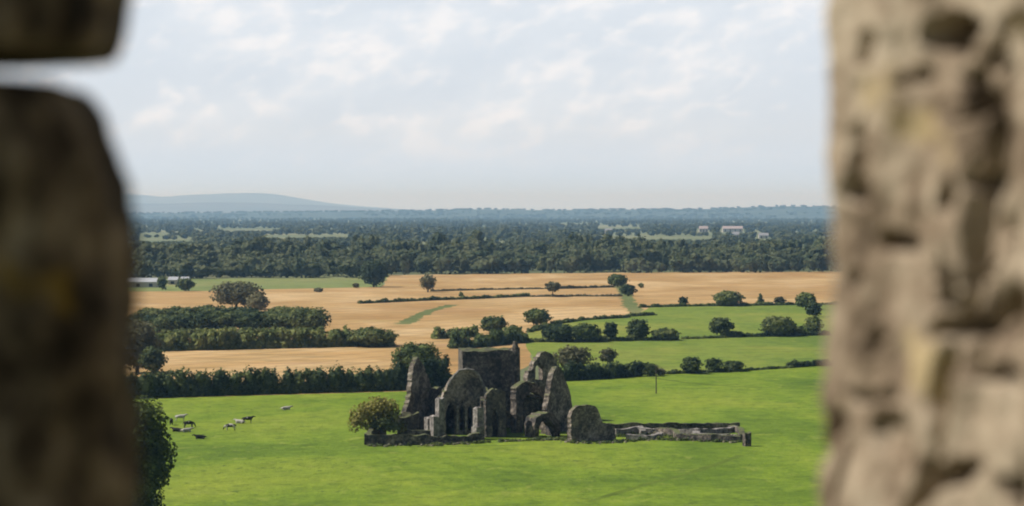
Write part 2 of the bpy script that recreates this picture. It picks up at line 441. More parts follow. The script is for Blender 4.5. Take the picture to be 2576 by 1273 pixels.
def hedge(pts, hgt, wid, label, mat='leaf_dark', name='hedge', lump=.35, leaf=None, step=None, ends=True):
    P = [Vector(ground(a, b_)) for a, b_ in pts]
    o = P[0].copy(); B = []
    step = step or max(hgt * .36, 1.1)
    for i in range(len(P) - 1):
        L = (P[i + 1] - P[i]).length; n = max(1, int(L / step))
        for k in range(n + (i == len(P) - 2)):
            p = P[i].lerp(P[i + 1], k / n) - o
            hh = hgt * (1 + lump * (vnoise(k * .37 + i * 9.1, px_seed[0]) - .5) * 2) * random.uniform(.9, 1.08)
            B.append((p.x + random.uniform(-.2, .2) * wid, p.y + random.uniform(-.2, .2) * wid, hh * .46, step * random.uniform(.75, 1.05), wid * .5 * random.uniform(.8, 1.15), hh * .52))
            B.append((p.x, p.y, hh * .22, step * 1.1, wid * .5, hh * .34))
            B.append((p.x + random.uniform(-.3, .3) * step, p.y - wid * .2, hh * .10, step * 1.0, wid * .36, hh * .2))
            if random.random() < .5:
                B.append((p.x + random.uniform(-.5, .5) * step, p.y + random.uniform(-.25, .25) * wid, hh * .76, step * random.uniform(.4, .9), wid * .3, hh * random.uniform(.16, .28)))
    px_seed[0] += 3.7
    leaf = leaf or max(.34, min(1.0, .00085 * o.y))
    v, q, tr = leaf_cloud(B, .8, leaf, .82, .5, .6)
    ob = link(name, build_mesh(name, v, quads=q, tris=tr), M[mat], None, o)
    return tag(ob, label, 'hedge')
px_seed = [0.5]

# --- left side: hedges, grove, single trees
hedge([(250, 1003), (330, 1001), (620, 992), (900, 984), (1000, 981)], 6.4, 5.0, 'tall bushy dark hedge along the top of the left pasture, below the golden strip', lump=.2)
hedge([(1000, 981), (1060, 979), (1115, 974)], 8.2, 5.0, 'taller clump of dark bushes behind the broken wall left of the tower', lump=.2)
hedge([(330, 884), (640, 877), (880, 871), (975, 869)], 6.4, 7.0, 'long hedge below the dark grove, between two golden fields', 'leaf_sunlit', lump=.16)
tree(928, 872, 822, 110, 'bushy tree rising from the right end of the hedge below the grove', 'leaf_dark', lift=.02)
grove = 'trees of the dark grove on the left'
gl = 'dark green tree standing in the thick grove behind the left hedges'
for (gx, gb, gt, gw) in [(352, 838, 786, 95), (418, 840, 790, 90), (485, 838, 783, 95), (555, 836, 780, 100), (620, 836, 782, 90), (385, 820, 772, 95), (455, 818, 769, 95),
                         (525, 815, 766, 100), (600, 818, 768, 95), (655, 830, 778, 85), (700, 834, 780, 90)]:
    tree(gx, gb, gt, gw, gl, 'leaf_dark', lift=.02, group=grove, dens=.8)
hedge([(335, 851), (600, 848), (810, 844)], 3.4, 5, 'low scrub filling the foot of the dark grove', lump=.15)
tree(775, 836, 770, 100, 'rounded dark tree closing the right-hand end of the grove', 'leaf_dark', lift=.02)
tree(715, 822, 768, 100, 'broad dark tree behind the right end of the grove', 'leaf_dark', lift=.02)
tree(594, 778, 705, 120, 'tall grey-olive tree with a sparse crown behind the grove', 'leaf_olive', lift=.12, core=.5, dens=.75)
tree(648, 784, 735, 50, 'small olive tree leaning against the tall grey-olive tree', 'leaf_olive', lift=.08, core=.5)
tree(345, 938, 800, 105, 'tall olive tree against the dark stone pillar beside the golden strip', 'leaf_olive', lift=.05)
tree(382, 942, 866, 62, 'dark low tree at the left end of the golden strip', 'leaf_dark', lift=.03)
tree(322, 1350, 966, 205, 'large near tree with a dense dark crown at the edge of the left stone pillar', 'leaf_sunlit', lift=.1, leaf=.42, dens=1.3, core=.7)
tree(338, 1330, 1222, 120, 'bush at the foot of the large near tree, bottom left', 'leaf', lift=.02, name='bush', cat='bush', leaf=.36)
# --- middle distance
tree(940, 722, 652, 62, 'tree standing out from the far wood at the end of the pale green strip', 'leaf_wood', lift=.05)
tree(1076, 735, 688, 38, 'narrow greyish tree at the upper edge of the golden field', 'leaf_olive', lift=.1, core=.6)
tree(1390, 747, 708, 36, 'small round tree on a bare trunk between the two dark lines in the golden field', 'leaf_olive', lift=.36)
tree(1553, 722, 687, 46, 'leaning tree above a smaller one at the top of the green bank', 'leaf', lift=.05)
tree(1578, 745, 714, 36, 'smaller dark tree on the green bank in the golden field', 'leaf_dark', lift=.04)
for (a, b_, c, w, l) in [(895, 725, 712, 16, 'tiny dark bush on the pale green strip before the far wood'), (1612, 724, 711, 14, 'tiny dark bush alone in the right golden field'),
                        (1160, 746, 735, 10, 'tiny bush between the dark lines in the golden field'), (800, 735, 724, 22, 'tiny olive bush at the lower edge of the pale green strip')]:
    tree(a, b_, c, w, l, 'leaf_olive' if w > 15 else 'leaf_dark', name='bush', cat='bush', lift=.04)
tree(1718, 770, 745, 22, 'small leaning bush at the left of the upper hedge line', 'leaf_dark', lift=.02, name='bush', cat='bush')
tree(1830, 770, 730, 66, 'broad rounded tree in the hedge line under the right golden field', 'leaf_dark', lift=.04)
tree(1912, 768, 738, 22, 'slim pointed bush in the upper hedge line', 'leaf_dark', 'cone', lift=.02, name='bush', cat='bush')
tree(1961, 767, 745, 28, 'low squat bush in the upper hedge line', 'leaf_olive', lift=.02, name='bush', cat='bush')
tree(2026, 778, 733, 46, 'tall olive tree at the right end of the upper hedge line', 'leaf', lift=.06)
tree(2048, 797, 758, 40, 'dark tree just below the tall olive one by the right stone jamb', 'leaf_dark', lift=.05)
tree(1350, 818, 774, 62, 'round tree at the corner of the golden field above the green pasture', 'leaf', lift=.03)
tree(1240, 838, 793, 64, 'dark brownish tree above the bushes behind the tower', 'leaf_dark', lift=.03)
hedge([(1095, 852), (1140, 850), (1195, 846)], 4.0, 7, 'low olive bushes at the left of the scrub behind the tower', 'leaf', lump=.3)
hedge([(1140, 876), (1200, 873), (1260, 866), (1320, 860)], 4.4, 7, 'scrub directly behind the top of the tower', 'leaf', lump=.35)
tree(1290, 852, 818, 50, 'small green tree in the scrub to the right of the dark brownish tree', 'leaf', lift=.03)
tree(1405, 860, 812, 78, 'broad dark tree at the left of the middle hedge line', 'leaf_dark', lift=.03)
tree(1470, 860, 812, 76, 'broad green tree second from the left in the middle hedge line', 'leaf', lift=.03)
tree(1535, 858, 806, 32, 'narrow upright tree in the middle hedge line', 'leaf_dark', lift=.03)
tree(1604, 856, 799, 52, 'tall oval tree in the middle hedge line', 'leaf_dark', lift=.03)
tree(1672, 856, 824, 62, 'low spreading bush at the end of the dark middle hedge', 'leaf_dark', lift=.01, name='bush', cat='bush')
tree(1812, 848, 796, 54, 'round tree standing alone at the gap in the middle hedge line', 'leaf_dark', lift=.14)
tree(1955, 846, 792, 76, 'large spreading tree near the right of the middle hedge line', 'leaf_dark', lift=.06)
tree(1998, 844, 818, 50, 'low bush beside the large spreading tree on the right', 'leaf_dark', lift=.02, name='bush', cat='bush')
tree(2045, 842, 792, 44, 'tree at the right end of the middle hedge line against the stone jamb', 'leaf', lift=.04)
tree(1440, 935, 868, 88, 'sparse olive tree behind the right-hand gable of the ruin', 'leaf_olive', lift=.1, core=.5, dens=.75)
tree(1528, 918, 874, 42, 'small olive tree above the thick hedge right of the ruin', 'leaf_olive', lift=.1)
hedge([(1400, 958), (1470, 955), (1545, 950), (1600, 946)], 4.4, 5, 'thick dark hedge running right from behind the ruin', lump=.3)
tree(1628, 946, 910, 46, 'dark rounded bush at the right end of the thick hedge', 'leaf_dark', lift=.01, name='bush', cat='bush')
tree(1660, 945, 924, 28, 'small brownish bush by the foot of the pole', 'leaf_olive', lift=.01, name='bush', cat='bush')
tree(1740, 940, 895, 50, 'dark rounded tree at the left of the lower hedge line', 'leaf_dark', lift=.03)
tree(1795, 936, 899, 46, 'green rounded tree in the middle of the lower hedge line', 'leaf', lift=.03)
tree(1846, 934, 906, 52, 'low dark bush at the right of the three in the lower hedge line', 'leaf_dark', lift=.02, name='bush', cat='bush')
tree(1048, 958, 856, 112, 'big round green tree behind the broken wall left of the tower', 'leaf', lift=.05)
# --- thin hedges and overgrown ditches
hedge([(905, 764), (1080, 756), (1200, 752), (1330, 746)], 1.7, 2.2, 'long thin dark hedge across the golden field, lower of two lines', lump=.5, leaf=.7)
hedge([(1335, 747), (1450, 746), (1560, 746)], 1.1, 1.6, 'thin brownish hedge continuing right to the green bank', 'leaf_olive', lump=.4, leaf=.7)
hedge([(1085, 733), (1240, 729), (1375, 727)], 1.0, 1.6, 'faint brown hedge near the top of the golden field', 'leaf_olive', lump=.4, leaf=.7)
hedge([(1405, 727), (1470, 725), (1540, 723)], 1.6, 1.8, 'short brown hedge right of the small round tree', 'leaf_olive', lump=.5, leaf=.7)
hedge([(1610, 774), (1720, 771), (1830, 770), (1960, 768), (2120, 766)], 1.3, 2.2, 'thin hedge line under the right golden field', 'leaf', lump=.5, leaf=.6)
hedge([(1330, 836), (1400, 815), (1470, 805), (1580, 799)], 1.3, 2.2, 'thin hedge climbing along the lower edge of the golden field', lump=.5, leaf=.6)
hedge([(1585, 796), (1645, 793)], 1.5, 2.6, 'short dark hedge at the foot of the green bank', lump=.3, leaf=.6)
hedge([(1315, 861), (1500, 859), (1610, 857), (1700, 855)], 1.7, 3, 'dark low hedge under the row of trees in the middle', lump=.4, leaf=.5)
hedge([(1720, 853), (1820, 850)], .8, 1.8, 'faint low hedge in the gap of the middle line', 'leaf', lump=.4, leaf=.5)
hedge([(1820, 849), (1930, 847), (2080, 843)], 1.8, 3, 'dark low hedge at the right of the middle line', lump=.45, leaf=.5)
hedge([(1670, 941), (1760, 938), (1860, 935)], 1.0, 2.2, 'low hedge under the three rounded bushes', lump=.4, leaf=.45)
hedge([(1865, 933), (1990, 925)], .7, 1.8, 'faint low hedge line right of the three rounded bushes', 'leaf', lump=.4, leaf=.45)
hedge([(1985, 925), (2035, 921), (2100, 919)], 1.7, 2.6, 'dark low hedge at the right end of the lower line by the stone jamb', lump=.3, leaf=.45)

# --- the far wood and the wooded plain behind it
def wood(name, trees, per, size, core, label, cat, mat):
    B = []
    for (x, y, h, w, *b0) in trees:
        b0 = b0[0] if b0 else 0.0
        B.append((x, y, b0 + h * .42, w * .52, w * .52, h * .43))
        for k in range(5):
            a = random.uniform(0, 6.28); o = w * random.uniform(.15, .45)
            B.append((x + math.cos(a) * o, y + math.sin(a) * o, b0 + h * random.uniform(.5, .82), w * random.uniform(.2, .32), w * random.uniform(.2, .32), h * random.uniform(.14, .22)))
    v, q, tr = leaf_cloud(B, per, size, core, .38, .8)
    o = link(name, build_mesh(name, v, quads=q, tris=tr), M[mat]); o['kind'] = 'stuff'
    o['label'] = label; o['category'] = cat
    return o
tr_ = []
for row in range(7):
    for px in np.arange(200, 2260, 34):
        yb = np.interp(px, [200, 480, 900, 960, 1300, 2260], [702, 700, 697, 692, 687, 683])
        x, y, _ = ground(px + random.uniform(-14, 14), yb)
        y += row * 42 + random.uniform(-12, 18)
        px2 = px + random.uniform(-14, 14)
        x = (px2 - W / 2) / FPX * y
        h = (14.5 + 1.4 * row) * (0.66 + .66 * vnoise(px * .011, row * .5 + 3)) + random.uniform(-2.5, 3.5)
        if row == 0: h *= .9
        tr_.append((x, y, h, random.choice((8, 10, 12, 14, 17, 20)) * random.uniform(.9, 1.1)))
wood('woodland', tr_, .5, 1.9, .84, 'long dark belt of woodland beyond the golden fields', 'woodland', 'leaf_wood')
tr_ = []
CLEAR = [(1500, 1795, 594, 604), (330, 495, 603, 609), (655, 885, 592, 598), (560, 705, 575, 581), (1500, 1610, 571, 576), (350, 435, 587, 592),
         (1752, 1786, 580, 585), (1806, 1878, 580, 585), (1842, 1862, 588, 600), (1895, 1945, 588, 602)]
Y = 2380.0
while Y < 16000:
    span = 2600 / FPX * Y
    dens = 1.0
    seg = random.uniform(0, 100)
    n = int(span / 13)
    for k in range(n):
        x = -span / 2 + k * 13 + random.uniform(-6, 6)
        px = W / 2 + x / Y * FPX; pyb = 535 + CAMZ * FPX / Y
        if vnoise(x / (Y * .03) + seg, Y * .013) < (.40 if Y < 3500 else .42): continue
        d_ = Y + random.uniform(-.018, .018) * Y
        yb = 535 + CAMZ * FPX / d_; hh = random.uniform(8, 16) + 4 * (vnoise(x / 90, Y * .1) > .72)
        ok = True
        for (c0, c1, ct, cb) in CLEAR:
            if c0 + random.uniform(-6, 6) < px < c1 + random.uniform(-6, 6):
                if ct < yb <= cb: ok = False
                elif yb > cb: hh = min(hh, 45 - (cb - 535) * d_ / FPX)
        if not ok or hh < 2.5: continue
        tr_.append((x, d_, hh, min(random.uniform(9, 18), hh * 1.6)))
    Y *= 1.052
for k in range(2600):
    y = random.uniform(17000, 20200); x = random.uniform(-.23, .23) * y
    if vnoise(x / 700, y / 330 + 7) < .45: continue
    w = random.uniform(22, 42)
    tr_.append((x, y, random.uniform(10, 17), w, float(ridge_z(np.array(x), np.array(y))) - 1.0))
wood('wooded_plain', tr_, .30, 4.2, .88, 'hazy woods and hedgerow trees spread over the plain to the horizon', 'woodland', 'leaf_wood')

# ------------------------------------------------------------------ farm sheds and far houses
def gabled(name, px, base, wpx, eave_px, ridge_px, depth, label, wall, roof, cat, doors=2, rz=0.0):
    x, y, _ = ground(px, base); s = math.hypot(y, CAMZ) / FPX
    w, he, hr = wpx * s, eave_px * s, ridge_px * s
    t = thing(name, label, cat, (x, y, 0), rz)
    g = Geo()
    a, b_ = w / 2, depth / 2
    g.add([(-a, -b_, -.2), (a, -b_, -.2), (a, b_, -.2), (-a, b_, -.2), (-a, -b_, he), (a, -b_, he), (a, b_, he), (-a, b_, he), (-a, 0, hr), (a, 0, hr)],
          [(0, 1, 5, 4), (2, 3, 7, 6), (1, 2, 6, 9, 5), (3, 0, 4, 8, 7), (4, 5, 9, 8), (6, 7, 8, 9)])
    link('wall', g.mesh('wall'), M[wall], t)
    r = Geo(); o = .4; k = (hr - he) / b_
    for sg in (-1, 1):
        r.add([(-a - o, sg * (b_ + o), he - k * o + .05), (a + o, sg * (b_ + o), he - k * o + .05), (a + o, 0, hr + .05), (-a - o, 0, hr + .05),
               (-a - o, sg * (b_ + o), he - k * o + .25), (a + o, sg * (b_ + o), he - k * o + .25), (a + o, 0, hr + .25), (-a - o, 0, hr + .25)],
              [(0, 1, 2, 3), (4, 5, 6, 7), (0, 1, 5, 4), (0, 3, 7, 4), (1, 2, 6, 5)])
    link('roof', r.mesh('roof'), M[roof], t)
    for k in range(doors):
        d = Geo(); xx = -a + (k + .5) * w / doors
        d.box((xx, -b_ - .03, he * .42), (min(2.2, w / doors * .4), .1, he * .62))
        link('window' if cat == 'house' else 'door', d.mesh('opening'), M['glass'], t)
    return t
gabled('barn', 352, 722, 96, 13, 22, 16, 'long pale barn beside the dark stone pillar, largest of the far farm sheds', 'render_wall', 'tin', 'barn', 3)
gabled('barn', 437, 715, 22, 11, 18, 12, 'small white barn between two dark trees, by the large pale one', 'render_wall', 'tin', 'barn', 1)
gabled('barn', 466, 712, 18, 9, 15, 10, 'rightmost small white barn of the far farm', 'render_wall', 'tin', 'barn', 1)
tree(408, 729, 690, 22, 'dark upright tree between the large pale barn and the small white one', 'leaf_dark', lift=.03)
tree(466, 732, 698, 40, 'dark round tree in front of the rightmost small white barn', 'leaf_dark', lift=.03)
gabled('house', 1769, 584, 22, 9, 15, 12, 'far pale house with pinkish roof, left of the wide one on the plain', 'render_wall', 'pink_roof', 'house', 3)
gabled('house', 1842, 584, 50, 9, 15, 16, 'far wide pale house with a long pinkish roof on the plain', 'render_wall', 'pink_roof', 'house', 4)
gabled('house', 1850, 600, 17, 10, 17, 10, 'small pale house just below the far wide one', 'render_wall', 'slate', 'house', 2)
gabled('house', 1920, 600, 24, 8, 14, 10, 'small grey-roofed house right of the far wide one', 'render_wall', 'slate', 'house', 2)
gabled('house', 1530, 590, 18, 9, 15, 12, 'tiny grey-roofed house at the left end of the long pale field', 'render_wall', 'slate', 'house', 2)

# utility pole
x, y, _ = ground(1650, 990)
t = thing('utility_pole', 'thin wooden utility pole standing in the pasture right of the ruin', 'utility pole', (x, y, 0))
g = Geo(); g.tube((0, 0, -.5), (0, 0, 7.3), .16, .11, 8); link('pole', g.mesh('pole'), M['pole'], t)
g = Geo(); g.box((0, -.14, 6.9), (1.5, .1, .1)); link('crossarm', g.mesh('crossarm'), M['pole'], t)
for k in (-.6, 0, .6):
    g = Geo(); g.tube((k, -.14, 6.95), (k, -.14, 7.15), .05, .04, 6); link('insulator', g.mesh('insulator'), M['slate'], t)

# ------------------------------------------------------------------ the ruined abbey
def wall(name, parent, org, L, Rr, outline, holes=(), thick=1.3, mat='ruin', rag=.22, seed=1, step_up=False):
    """upright slab of masonry in the vertical plane through the ground points L=(px,depth) and Rr; the outline is traced, then given its real thickness"""
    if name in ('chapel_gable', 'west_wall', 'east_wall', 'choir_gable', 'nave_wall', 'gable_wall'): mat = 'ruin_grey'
    lx = (L[0] - W / 2) / FPX; rx = (Rr[0] - W / 2) / FPX
    A = Vector((lx * L[1], L[1], 0)); Bp = Vector((rx * Rr[1], Rr[1], 0))
    d = (Bp - A).normalized(); nrm = Vector((d.y, -d.x, 0))
    rnd = random.Random(seed)
    def hit(px, py):
        r = Vector(ray(px, py)); O = Vector((0, 0, CAMZ))
        t = (A - O).dot(nrm) / r.dot(nrm); p = O + r * t
        return ((p - A).dot(d), p.z)
    def jag(pts, r, step=.45):
        P = [hit(*p) for p in pts]; out = []
        for i in range(len(P)):
            a, c = P[i], P[(i + 1) % len(P)]
            n = max(1, int(math.dist(a, c) / step))
            low = a[1] < .6 and c[1] < .6
            for k in range(n):
                t = k / n; q = [a[0] + (c[0] - a[0]) * t, a[1] + (c[1] - a[1]) * t]
                if not low:
                    q[0] += rnd.uniform(-r, r); q[1] += rnd.uniform(-r, r)
                    if step_up and r > .12 and out and abs(q[0] - out[-1][0]) > .1 and abs(q[1] - out[-1][1]) > .1 and rnd.random() < .6:      # broken courses: step up, then along
                        out.append([out[-1][0] + rnd.uniform(-.05, .05), max(q[1], -.4)] if rnd.random() < .7 else [q[0], max(out[-1][1], -.4)])
                q[1] = max(q[1], -.4) if not low else -.4
                out.append(q)
        return out
    cu = bpy.data.curves.new(name, 'CURVE'); cu.dimensions = '2D'; cu.fill_mode = 'BOTH'; cu.extrude = thick / 2
    for pts, r in [(outline, rag)] + [(h_, rag * .4) for h_ in holes]:
        P = jag(pts, r)
        sp = cu.splines.new('POLY'); sp.points.add(len(P) - 1)
        for i, q in enumerate(P): sp.points[i].co = (q[0], q[1], 0, 1)
        sp.use_cyclic_u = True
    tmp = bpy.data.objects.new(name, cu); COL.objects.link(tmp)
    me = bpy.data.meshes.new_from_object(tmp.evaluated_get(bpy.context.evaluated_depsgraph_get()))
    bpy.data.objects.remove(tmp); bpy.data.curves.remove(cu)
    # curve plane (x, y, z) -> (along the wall, up, front to back)
    c = A - nrm * (thick / 2) - Vector(org)
    for v in me.vertices:
        s, z, w_ = v.co
        k = w_ + .1 * (vnoise(s * 1.3 + seed, z * 1.3) - .5)
        p = c + d * s + nrm * k; v.co = (p.x, p.y, p.z + z)
    me.polygons.foreach_set('use_smooth', [False] * len(me.polygons)); me.update()
    return link(name, me, M[mat], parent)

def block(name, parent, org, c, size, rz, top_var=.4, seed=1, n=7, mat='ruin'):
    """solid masonry block with an uneven top"""
    rnd = random.Random(seed); g = Geo()
    nx = max(2, int(size[0] / 1.2)); ny = max(2, int(size[1] / 1.2))
    ca, sa = math.cos(rz), math.sin(rz)
    def P(i, j, z):
        lx = (i / nx - .5) * size[0]; ly = (j / ny - .5) * size[1]
        return (c[0] - org[0] + lx * ca - ly * sa, c[1] - org[1] + lx * sa + ly * ca, z)
    v = []; f = []
    for j in range(ny + 1):
        for i in range(nx + 1): v.append(P(i, j, size[2] + rnd.uniform(-top_var, top_var)))
    idx = lambda i, j: j * (nx + 1) + i
    for j in range(ny):
        for i in range(nx): f.append((idx(i, j), idx(i + 1, j), idx(i + 1, j + 1), idx(i, j + 1)))
    ring = [(i, 0) for i in range(nx)] + [(nx, j) for j in range(ny)] + [(i, ny) for i in range(nx, 0, -1)] + [(0, j) for j in range(ny, 0, -1)]
    base = len(v)
    for (i, j) in ring: v.append(P(i, j, -.4))
    m_ = len(ring)
    for k in range(m_):
        a, b_ = ring[k], ring[(k + 1) % m_]
        f.append((idx(*a), base + k, base + (k + 1) % m_, idx(*b_)))
    g.add(v, f)
    return link(name, g.mesh(name), M[mat], parent)

org = ground(1230, 1098)
abbey = thing('ruined_abbey', 'roofless dark stone abbey ruin with square tower and broken gables in the pasture', 'abbey ruin', org)
def xd(px, d): return (px - W / 2) / FPX * d
RZ = math.radians(17)
# crossing tower: solid below its mossy flat top, with a stair turret on its corner
dT = 531.0
zt = at_depth(1230, 882, dT - 5)[2]
tw = 148 / FPX * dT / (math.cos(RZ) + .0)
tower = block('tower', abbey, org, (xd(1229, dT), dT, 0), (tw * .93, 10.5, zt), math.radians(6), .22, 4)
g = Geo()
tt = Vector((xd(1296, dT - 4) - org[0], dT - 4 - org[1], 0))
g.tube(tt + Vector((0, 0, 0)), tt + Vector((0, 0, zt + .6)), 1.15, .95, 8)
g.tube(tt + Vector((0, 0, zt + .6)), tt + Vector((-.05, 0, zt + 1.9)), .7, .4, 8)
link('stair_turret', g.mesh('stair_turret'), M['ruin'], tower)
# gabled chapel in front of the tower, three tall lancets under one arch
wall('chapel_gable', abbey, org, (1112, 509), (1224, 512.5), [(1112, 1110), (1112, 1000), (1126, 970), (1140, 948), (1155, 933), (1172, 930), (1190, 932), (1203, 943), (1212, 960), (1222, 990), (1226, 1110)],
     [[(1121, 1088), (1121, 1040), (1126, 1022), (1134, 1012), (1142, 1022), (1147, 1040), (1147, 1088)],
      [(1156, 1082), (1156, 1030), (1162.5, 1008), (1169, 1030), (1169, 1082)],
      [(1176, 1082), (1176, 1034), (1182.5, 1014), (1189, 1034), (1189, 1082)]], 1.2, rag=.16, seed=2)
wall('chapel_side_wall', abbey, org, (1228, 513), (1223, 527), [(1228, 1110), (1228, 985), (1226, 978), (1223, 975), (1223, 1105)], (), 1.1, seed=3)
wall('chapel_side_wall', abbey, org, (1113, 510), (1131, 527), [(1113, 1110), (1113, 1000), (1122, 985), (1131, 975), (1131, 1105)], (), 1.1, seed=5)
wall('chapel_gable', abbey, org, (1116, 525), (1226, 528), [(1116, 1105), (1116, 990), (1150, 952), (1172, 938), (1192, 950), (1214, 975), (1226, 990), (1226, 1105)], (), 1.1, seed=6)
def add_shade_slab(name, pts, seed):  # mostly hidden slabs, added to keep the openings below them dark
    g = Geo(); P = [Vector(p) for p in pts]
    g.add([p - Vector(org) for p in P] + [p - Vector(org) - Vector((0, 0, .5)) for p in P], [(0, 1, 2, 3), (7, 6, 5, 4), (0, 4, 5, 1), (1, 5, 6, 2), (2, 6, 7, 3), (3, 7, 4, 0)])
    link(name, g.mesh(name), M['ruin'], abbey)
add_shade_slab('added_shade_slab', [at_depth(1116, 1000, 510.5), at_depth(1170, 950, 512), at_depth(1175, 960, 526), at_depth(1118, 1004, 525.5)], 1)
add_shade_slab('added_shade_slab', [at_depth(1170, 950, 512), at_depth(1222, 992, 514), at_depth(1222, 996, 527), at_depth(1175, 960, 526)], 2)
add_shade_slab('bay_shade_slab', [at_depth(1300, 980, 515.5), at_depth(1380, 1004, 521), at_depth(1386, 1000, 536), at_depth(1302, 990, 532)], 3)  # added over the arch bay to darken it
for (px_, t_) in ((1172.5, 1024), (1151, 1020)):
    g = Geo(); p0 = at_depth(px_, t_, 509.6); g.tube((p0[0] - org[0], p0[1] - org[1], .3), (p0[0] - org[0], p0[1] - org[1], p0[2]), .3, .26, 6)
    link('mullion', g.mesh('mullion'), M['ruin_pale'], abbey)
def lit_rim(name, pts, d0, d1, rad):
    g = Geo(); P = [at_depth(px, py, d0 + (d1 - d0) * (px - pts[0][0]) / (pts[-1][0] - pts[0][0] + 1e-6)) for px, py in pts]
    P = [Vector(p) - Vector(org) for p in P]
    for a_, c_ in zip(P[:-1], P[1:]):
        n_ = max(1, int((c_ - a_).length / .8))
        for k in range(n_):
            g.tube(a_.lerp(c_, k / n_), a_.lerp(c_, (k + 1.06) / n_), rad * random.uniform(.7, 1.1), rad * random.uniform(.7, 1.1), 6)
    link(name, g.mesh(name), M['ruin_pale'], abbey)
lit_rim('lit_rim', [(1126, 968), (1140, 947), (1155, 932), (1172, 929), (1190, 931), (1203, 942), (1212, 960), (1221, 988)], 508.6, 511.6, .34)  # added pale tubes imitating the sunlit edge of the gable
# nave wall between chapel and the tall fragment, one window hole with a pale pier before it
wall('nave_wall', abbey, org, (1030, 513), (1113, 521), [(1030, 1110), (1030, 1028), (1050, 1018), (1075, 992), (1082, 976), (1100, 980), (1108, 972), (1114, 985), (1114, 1105)],
     [[(1098, 1024), (1098, 1003), (1116 - 2, 1003), (1112, 1024)], [(1066, 1088), (1066, 1050), (1072, 1042), (1080, 1050), (1080, 1088)]], 1.3, seed=7)
for (px_, d_, z_) in ((1106, 505, 7.7), (1078, 506, 3.8), (1092, 504, 4.2)):
    block('pier', abbey, org, (xd(px_, d_), d_, 0), (1.3, 1.5, z_), math.radians(32), .25, int(px_), mat='ruin_pale')  # sunlit wall faces painted in by the paler stone
# tall broken west wall
wall('west_wall', abbey, org, (1032, 512), (1082, 519), [(1018, 1108), (1020, 1040), (1028, 1012), (1033, 990), (1036, 955), (1040, 926), (1047, 903), (1053, 899), (1059, 910), (1066, 918), (1072, 938), (1079, 952), (1084, 974), (1088, 1000), (1090, 1108)],
     [], 1.05, rag=.2, seed=8)
block('pier', abbey, org, (xd(1026, 508), 508, 0), (4.0, 2.2, 4.4), math.radians(20), .8, 31)
# dark transept block before the tower, with its buttress toned pale as if sunlit and grassy wall head
wall('transept_wall', abbey, org, (1222, 503), (1274, 505), [(1222, 1112), (1222, 1000), (1228, 985), (1236, 978), (1258, 979), (1266, 986), (1271, 1012), (1274, 1112)],
     [[(1238, 1100), (1238, 1045), (1246, 1032), (1254, 1045), (1254, 1100)]], 1.0, rag=.15, seed=9)
wall('transept_side_wall', abbey, org, (1224, 504), (1219, 520), [(1224, 1112), (1224, 1005), (1219, 985), (1219, 1105)], (), 1.2, seed=10)
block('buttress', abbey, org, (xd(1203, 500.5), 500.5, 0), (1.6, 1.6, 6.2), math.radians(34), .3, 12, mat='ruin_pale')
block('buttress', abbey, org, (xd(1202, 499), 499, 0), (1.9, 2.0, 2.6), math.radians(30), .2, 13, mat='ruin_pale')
block('wall_head', abbey, org, (xd(1250, 507.5), 507.5, 0), (3.2, 2.2, zt * .545), math.radians(8), .12, 14)
# wide broken arch right of the tower
wall('arch_wall', abbey, org, (1302, 514), (1385, 521), [(1298, 1105), (1298, 976), (1308, 966), (1322, 958), (1345, 964), (1362, 974), (1374, 985), (1382, 1000), (1386, 1105)],
     [[(1316, 1088), (1314, 1020), (1322, 998), (1336, 986), (1352, 988), (1364, 1000), (1370, 1020), (1370, 1088)]], 1.6, rag=.14, seed=15)
wall('arch_back_wall', abbey, org, (1300, 532), (1390, 538), [(1300, 1095), (1300, 985), (1345, 975), (1390, 990), (1390, 1095)], (), 1.2, seed=16)
# choir gable behind
wall('choir_gable', abbey, org, (1325, 541), (1414, 548), [(1325, 1090), (1326, 950), (1331, 934), (1340, 928), (1343, 912), (1352, 900), (1362, 888), (1372, 882), (1382, 886), (1392, 897), (1402, 915), (1410, 930), (1414, 945), (1416, 1090)],
     [[(1346, 955), (1347, 924), (1356, 912), (1364, 924), (1365, 955)]], 1.3, rag=.16, seed=17)
wall('east_wall', abbey, org, (1378, 512), (1440, 521), [(1372, 1100), (1376, 1030), (1381, 995), (1386, 965), (1391, 940), (1397, 926), (1404, 923), (1412, 931), (1420, 950), (1427, 966), (1433, 985), (1436, 1000), (1439, 1026), (1440, 1102)],
     [[(1418, 1052), (1418, 1042), (1426, 1040), (1430, 1052)], [(1398, 1092), (1398, 1064), (1404, 1056), (1412, 1064), (1412, 1092)]], 1.15, rag=.16, seed=18)
# little barrel vault at its foot
wall('vault', abbey, org, (1346, 503), (1408, 506.5), [(1344, 1108), (1344, 1070), (1349, 1052), (1362, 1042), (1378, 1038), (1394, 1044), (1404, 1056), (1409, 1072), (1410, 1108)],
     [[(1356, 1110), (1356, 1076), (1362, 1062), (1374, 1056), (1388, 1060), (1396, 1074), (1397, 1110)]], 3.4, rag=.12, seed=19)
# detached walls round it
o2 = ground(1485, 1112)
gb = thing('ruined_gable', 'rounded free-standing stone gable at the right end of the ruin', 'ruin', o2)
wall('gable_wall', gb, o2, (1436, 493), (1560, 499), [(1436, 1122), (1436, 1050), (1441, 1034), (1450, 1023), (1462, 1019), (1482, 1018), (1496, 1022), (1506, 1035), (1511, 1052), (1515, 1064), (1545, 1071), (1550, 1100), (1553, 1122)], (), 1.2, rag=.14, seed=20)
wall('return_wall', gb, o2, (1440, 495), (1446, 508), [(1440, 1120), (1440, 1050), (1446, 1058), (1446, 1105)], (), 1.1, seed=21)

